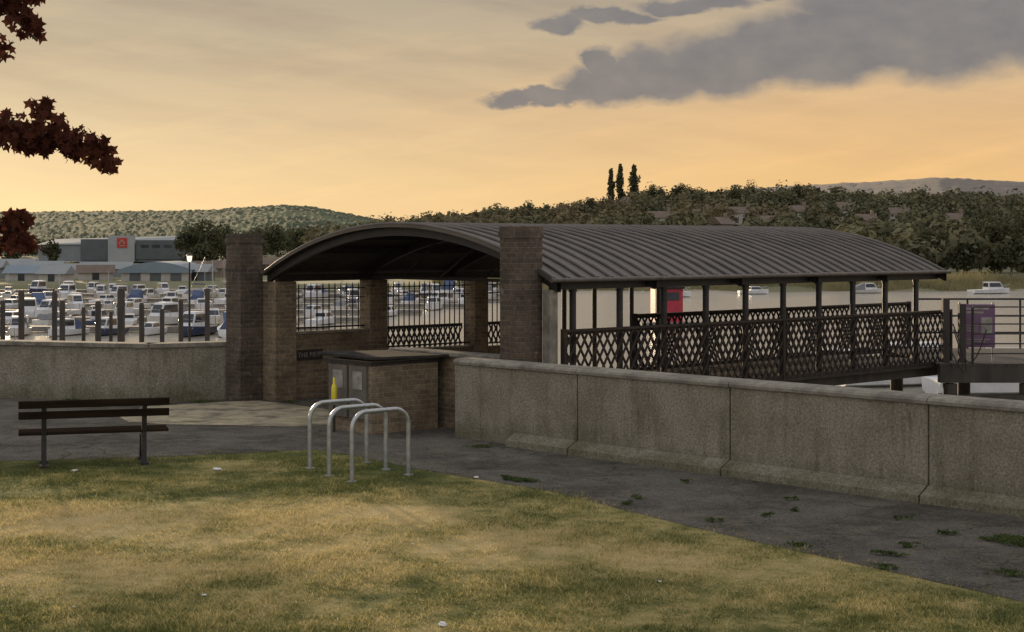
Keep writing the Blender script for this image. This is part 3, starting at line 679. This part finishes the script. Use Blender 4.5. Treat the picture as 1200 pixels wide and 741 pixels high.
# ------------------------------------------------------------------ brick kiosk (store)
K=empty('brick_store',(*L(-1.83,1.98),0),TH,label='low brick store with flat dark slab roof',category='store')
MB().b2(0,1.25,0,1.03,0,1.06).obj('wall',['brick_low'],K)
sb=MB(); sb.add([(-.08,-.12,1.085),(2.0,-.12,1.05),(2.0,1.22,1.05),(-.08,1.22,1.10),(-.08,-.12,1.13),(2.0,-.12,1.09),(2.0,1.22,1.09),(-.08,1.22,1.145)],[(3,2,1,0),(4,5,6,7),(0,1,5,4),(1,2,6,5),(2,3,7,6),(3,0,4,7)])
sb.obj('roof',['slab'],K,bevel=.008)
MB().b2(-.03,1.30,-.03,1.12,1.0,1.045).obj('fascia',['iron'],K)
for i,(a,b_) in enumerate(((.08,.48),(.54,.96))):
    dr=MB().b2(-.04,-.003,a,b_,.22,.98).obj('door',['door_grey'],K)
    MB().b2(-.046,-.042,a+.09,b_-.09,.64,.90).obj('poster',['paper'],dr)
px_,py_=L(-2.02,2.62)
e=empty('rescue_line',(px_,py_,0),0,label='yellow rescue throw line bottle on a slim post',category='rescue equipment')
MB().tube([(0,0,0),(0,0,.4)],.018,8).obj('post',['iron'],e)
MB().tube([(0,0,.42),(0,0,.44),(0,0,.66),(0,0,.69),(0,0,.71),(0,0,.79),(0,0,.80)],[.035,.042,.042,.03,.018,.018,.012],12).obj('holder',['yellow'],e)

# ------------------------------------------------------------------ bench
B=empty('park_bench',(-5.17,19.55,0),math.radians(17),label='dark slatted park bench facing the river',category='bench')
sl=MB()
for y in(.05,.17,.29,.41): sl.b2(-.90,.90,y-.045,y+.045,.40,.435)
sl.obj('seat',['slat'],B,bevel=.006)
bk=MB()
for (y,z,hh) in((-.125,.79,.095),(-.085,.655,.095)): bk.bar((-.90,y,z),(.90,y,z),.03,hh,(0,-.25,1))
bk.obj('backrest',['slat'],B,bevel=.006)
for sx in(-.6,.6):
    lg=MB()
    path=[(0,.0,.0),(0,.02,.2),(0,.03,.40),(0,-.03,.6),(0,-.10,.82)]
    for p,q in zip(path[:-1],path[1:]): lg.bar(p,q,.06,.06,(0,1,0))
    for p,q in (((0,.46,0),(0,.40,.2)),((0,.40,.2),(0,.43,.385))): lg.bar(p,q,.06,.055,(0,1,0))
    lg.bar((0,-.02,.375),(0,.48,.375),.06,.045); lg.bar((0,.03,.16),(0,.41,.16),.03,.03)
    lg.box((0,-.02,.018),(.10,.17,.036)); lg.box((0,.46,.018),(.10,.15,.036))
    lg.obj('leg',['iron'],B,(sx,0,0))

# ------------------------------------------------------------------ bicycle stands
def hoop(x,y,rz):
    e=empty('bicycle_stand',(x,y,0),rz,label='galvanised tubular hoop bicycle stand on the grass edge',category='bicycle stand',group='bicycle stands')
    path=[(-.41,0,-.05),(-.41,0,.3),(-.41,0,.58)]; R_=.2
    for i in range(1,9):
        a=math.pi-i*math.pi/16; path.append((-.41+R_+R_*math.cos(a),0,.60+R_*math.sin(a)))
    for i in range(0,9):
        a=math.pi/2-i*math.pi/16; path.append((.41-R_+R_*math.cos(a),0,.60+R_*math.sin(a)))
    path+=[(.41,0,.3),(.41,0,-.05)]
    MB().tube(path,.027,12).obj('hoop',['steel'],e)
    MB().tube([(-.41,0,0),(-.41,0,.012)],.06,12).tube([(.41,0,0),(.41,0,.012)],.06,12).obj('base_plate',['steel'],e)
hoop(-1.54,18.5,.72); hoop(-1.85,18.95,.70); hoop(-2.15,19.57,.66)

# ------------------------------------------------------------------ litter, weeds
def weed(x,y,r,nq,h=.06,sz=.028):
    V=foliage(np.array([[0,0,h*.4]]),np.array([[r*1.3,r*.6,h*.5]]),nq,sz,9,.7,.42,1.5); V[:,2]=np.abs(V[:,2])
    setup(bpy.data.objects.new('weed',npmesh('weed',V,4,'weed')),None,(x,y,.004),random.random()-.8,label='low green weed clump growing on the asphalt',category='weed',group='weeds by the wall')
for x,y,r,nq in((.0,18.35,.22,400),(.2,18.2,.16,200),(4.55,14.6,.30,500),(4.75,14.35,.25,400),(3.3,13.9,.16,160),(3.6,14.3,.12,100),(3.15,13.35,.13,100),(4.1,14.9,.12,90),(2.0,15.6,.10,60),(-.45,21.3,.22,160),(4.1,13.1,.18,140),(2.6,15.9,.09,60),(-3.9,27.3,.25,160),(-6.0,27.0,.35,260),(-5.4,27.3,.3,220),(1.35,17.0,.1,50),(2.9,16.2,.08,50),(3.0,16.9,.1,60),(2.0,18.1,.1,60),(3.9,15.7,.12,60),(4.3,12.3,.15,100),(2.6,14.3,.12,80),(1.2,16.6,.1,60),(-6.9,27.3,.3,240),(-7.7,27.5,.25,200)):
    weed(x,y,r,nq)
for x,y,s_ in((-3.58,19.15,.06),(-5.28,19.05,.045),(-.50,11.35,.045),(-.42,18.5,.035),(-2.4,12.3,.02),(1.2,12.8,.015),(-.9,14.4,.012),(-3.3,11.9,.015)):
    bm=bmesh.new(); bmesh.ops.create_icosphere(bm,subdivisions=2,radius=s_)
    for v in bm.verts: v.co*=random.uniform(.5,1.2); v.co.z=max(v.co.z*.45,-.005)
    me=bpy.data.meshes.new('litter'); bm.to_mesh(me); bm.free(); me.materials.append(M['litter'])
    setup(bpy.data.objects.new('litter',me),None,(x,y,.015),0,label='crumpled white litter on the grass',category='litter',group='litter on the lawn')

# ------------------------------------------------------------------ copper maple (reaches in from its trunk)
Mp=empty('maple_tree',(-4.6,7.4,0),0,label='copper maple with dark red leaves hanging from branches',category='tree')
tk=MB(); tk.tube([(0,0,-.1),(.02,0,.5),(-.03,.05,1.6),(.05,0,2.8),(.0,.1,4.2),(.1,.1,5.5)],[.2,.15,.13,.11,.08,.03],12)
sprays=[]
def branch(pts,r0):
    tk.tube(pts,[r0*(1-.85*i/(len(pts)-1)) for i in range(len(pts))],7); sprays.append(pts)
branch([(0,0,2.6),(.9,.1,3.2),(1.7,.1,3.36),(2.2,.12,3.33),(2.62,.1,3.16)],.045)
branch([(0,0,3.0),(.8,.1,3.7),(1.6,.1,4.0),(2.1,.15,3.95),(2.33,.15,3.72)],.04)
branch([(0,0,2.2),(.9,.1,2.75),(1.7,.1,2.95),(2.12,.1,2.9),(2.3,.1,2.76)],.035)
branch([(0,.1,3.6),(-.6,.8,4.4),(-1.2,1.4,4.7)],.05); branch([(0,0,3.8),(.3,-.9,4.6),(.5,-1.6,4.9)],.05); branch([(0,0,3.3),(-.9,-.4,4.0),(-1.7,-.6,4.2)],.05); branch([(0,0,4.4),(.7,.2,5.1),(1.3,.3,5.3)],.04)
tk.obj('trunk',['bark'],Mp)
star=[]
for i in range(10):
    a=math.pi/2+i*2*math.pi/10; rr=(1.0 if i%2==0 else .55); 
    if i==5: rr=.4
    star.append((math.cos(a)*rr,math.sin(a)*rr,0.0 if i%2 else -.15))
star=np.array(star); LV=[];
def leaves(cen,n,rad,size):
    c=np.array(cen)+unit(rng.normal(size=(n,3)))*(rng.random((n,1))**.5)*np.array(rad)
    for p in c:
        nrm_=unit(rng.normal(size=3)*[1,1,.6]+[0,-.5,.3]); t=unit(np.cross(nrm_,rng.normal(size=3))); b2=np.cross(nrm_,t); s_=size*rng.uniform(.6,1.15)
        LV.append(p+(star[:,:1]*t+star[:,1:2]*b2+star[:,2:]*nrm_)*s_)
for c,n_,rad in(((2.68,.1,3.12),30,(.05,.15,.05)),((2.64,.1,3.20),40,(.06,.15,.06)),((2.54,.1,3.22),90,(.10,.2,.09)),((2.42,.1,3.27),110,(.12,.2,.12)),((2.28,.1,3.26),110,(.12,.22,.11)),((2.36,.1,3.40),30,(.06,.15,.05)),((2.15,.1,3.30),80,(.12,.25,.10)),((1.9,.1,3.3),60,(.2,.25,.14)),
    ((2.28,.15,3.80),60,(.09,.2,.07)),((2.2,.15,3.92),90,(.12,.2,.09)),((2.12,.15,3.70),50,(.12,.2,.06)),((2.33,.15,3.95),25,(.05,.1,.04)),((2.0,.15,3.95),60,(.2,.25,.18)),
    ((2.25,.1,2.86),45,(.07,.15,.05)),((2.28,.1,2.75),55,(.09,.15,.05)),((2.12,.1,2.78),60,(.1,.2,.12)),((1.9,.1,2.85),60,(.2,.25,.14))):
    leaves(c,n_,rad,.035)
for s_ in sprays[3:]:
    for p in s_[1:]: leaves(p,160,(.6,.6,.45),.05)
leaves((0,0,5.2),300,(.9,.9,.6),.05)
V=np.array(LV).reshape(-1,3)
setup(bpy.data.objects.new('crown',npmesh('crown',V,10,'maple')),Mp)

# ------------------------------------------------------------------ world
SUN_AZ=math.radians(-20); SUN_EL=math.radians(5.5)
wd=bpy.data.worlds.new('World'); sc.world=wd; wd.use_nodes=True; nt=wd.node_tree; nt.nodes.clear()
def Mth(op,a,b=None,c=None): return mth(nt,op,a,b,c)
tc=N(nt,'ShaderNodeTexCoord'); sp=N(nt,'ShaderNodeSeparateXYZ'); nt.links.new(tc.outputs['Generated'],sp.inputs[0])
x_,y_,z_=sp.outputs
AZ=Mth('ARCTAN2',x_,y_); EL=Mth('ARCSINE',z_)
def skyramp(stops):
    r=N(nt,'ShaderNodeValToRGB'); nt.links.new(Mth('MULTIPLY_ADD',z_,.8,.1),r.inputs[0]); e=r.color_ramp.elements
    for i,(z,c) in enumerate(stops):
        p=z*.8+.1
        if i<2: el=e[i]; el.position=p
        else: el=e.new(p)
        el.color=(*c,1)
    return r.outputs[0]
TOP=(.80,.82,.88)
front_l=skyramp([(-.1,(.30,.25,.16)),(1,TOP),(.0,(.80,.64,.38)),(.03,(.78,.62,.37)),(.07,(.62,.51,.34)),(.12,(.48,.41,.295)),(.155,(.41,.355,.27)),(.35,(.60,.56,.54))])
front_r=skyramp([(-.1,(.30,.25,.16)),(1,TOP),(.0,(.86,.54,.24)),(.04,(.85,.54,.24)),(.08,(.76,.49,.25)),(.12,(.58,.43,.27)),(.155,(.46,.38,.28)),(.35,(.60,.56,.54))])
back=skyramp([(-.1,(.30,.27,.24)),(1,TOP),(.0,(.64,.60,.58)),(.3,(.74,.73,.76))])
col=mixc(nt,ramp(nt,Mth('MULTIPLY_ADD',AZ,1.4,.5),.1,.75),front_l,front_r)
col=mixc(nt,ramp(nt,Mth('MULTIPLY_ADD',y_,.5,.5),.25,.75),back,col)
cv=N(nt,'ShaderNodeCombineXYZ'); nt.links.new(Mth('MULTIPLY',AZ,6),cv.inputs[0]); nt.links.new(Mth('MULTIPLY_ADD',AZ,5,Mth('MULTIPLY',EL,46)),cv.inputs[1]); nt.links.new(Mth('MULTIPLY',AZ,1.5),cv.inputs[2])
s1=noise(nt,cv.outputs[0],.9,8,.6)
up=ramp(nt,EL,.03,.12,(.25,.25,.25,1),(1,1,1,1))
col=mixc(nt,Mth('MULTIPLY',ramp(nt,s1,.42,.66,(0,0,0,1),(.9,.9,.9,1)),up),col,(.80,.80,.85),'MULTIPLY')
cv2=N(nt,'ShaderNodeCombineXYZ'); nt.links.new(Mth('MULTIPLY',AZ,5),cv2.inputs[0]); nt.links.new(Mth('MULTIPLY_ADD',AZ,-9,Mth('MULTIPLY',EL,44)),cv2.inputs[1]); 
s2=noise(nt,cv2.outputs[0],1.1,8,.6)
col=mixc(nt,ramp(nt,s2,.48,.72,(0,0,0,1),(.55,.55,.55,1)),col,(1.20,1.14,1.06),'MULTIPLY')
# dark cumulus bank
wv=N(nt,'ShaderNodeCombineXYZ'); nt.links.new(Mth('MULTIPLY',AZ,1),wv.inputs[0]); nt.links.new(Mth('MULTIPLY',EL,1.6),wv.inputs[1])
wn=N(nt,'ShaderNodeTexNoise'); wn.inputs['Scale'].default_value=22; wn.inputs['Detail'].default_value=9; wn.inputs['Roughness'].default_value=.58; nt.links.new(wv.outputs[0],wn.inputs['Vector'])
ws=N(nt,'ShaderNodeSeparateColor'); nt.links.new(wn.outputs['Color'],ws.inputs[0])
A2=Mth('MULTIPLY_ADD',Mth('SUBTRACT',ws.outputs[0],.5),.05,AZ); E2=Mth('MULTIPLY_ADD',Mth('SUBTRACT',ws.outputs[1],.5),.024,EL)
mk=None
for px,py,a,b_ in((625,114,80,10),(700,100,62,24),(705,72,30,22),(760,88,75,40),(850,76,120,44),(960,60,140,54),(1090,48,150,66),(1230,38,130,66),(1400,20,200,50),(1010,12,90,30),
                  (652,26,34,12),(720,20,70,9),(810,8,80,11),(900,-8,60,14)):
    a0=math.atan((px-600)/F); e0=math.atan((HZ-py)/F)
    dx=Mth('DIVIDE',Mth('SUBTRACT',A2,a0),a/F); dy=Mth('DIVIDE',Mth('SUBTRACT',E2,e0),b_/F)
    v=Mth('SUBTRACT',1,Mth('ADD',Mth('MULTIPLY',dx,dx),Mth('MULTIPLY',dy,dy)))
    mk=v if mk is None else Mth('MAXIMUM',mk,v)
cm=ramp(nt,mk,.0,.55)
cn=noise(nt,wv.outputs[0],38,8,.5)
ccol=mixc(nt,ramp(nt,cn,.35,.7),(.185,.178,.188),(.24,.22,.215))
ccol=mixc(nt,ramp(nt,mk,.05,.6),(.34,.29,.24),ccol)
col=mixc(nt,Mth('MULTIPLY',cm,.95),col,ccol)
bg=N(nt,'ShaderNodeBackground'); nt.links.new(col,bg.inputs[0]); bg.inputs[1].default_value=1.0
sky=N(nt,'ShaderNodeTexSky',sky_type='NISHITA'); sky.sun_disc=False; sky.sun_elevation=SUN_EL; sky.sun_rotation=SUN_AZ%(2*math.pi)
bg2=N(nt,'ShaderNodeBackground'); nt.links.new(sky.outputs[0],bg2.inputs[0]); bg2.inputs[1].default_value=.004
ad=N(nt,'ShaderNodeAddShader'); nt.links.new(bg.outputs[0],ad.inputs[0]); nt.links.new(bg2.outputs[0],ad.inputs[1])
ow=N(nt,'ShaderNodeOutputWorld'); nt.links.new(ad.outputs[0],ow.inputs[0])

s=bpy.data.lights.new('sun','SUN'); s.energy=4.2; s.angle=math.radians(1.5); s.color=(1,.76,.48)
so=bpy.data.objects.new('sun',s); COL.objects.link(so)
sd=Vector((math.sin(SUN_AZ)*math.cos(SUN_EL),math.cos(SUN_AZ)*math.cos(SUN_EL),math.sin(SUN_EL)))
so.rotation_euler=sd.to_track_quat('Z','Y').to_euler(); so.location=(0,0,30)

cam=bpy.data.cameras.new('camera'); cam.sensor_width=36; cam.lens=F/1200*36; cam.clip_end=6000; cam.clip_start=.1
cam.shift_y=-(370.5-HZ)/1200
co=bpy.data.objects.new('camera',cam); COL.objects.link(co); co.location=(0,0,EYE); co.rotation_euler=(math.pi/2,0,0); sc.camera=co
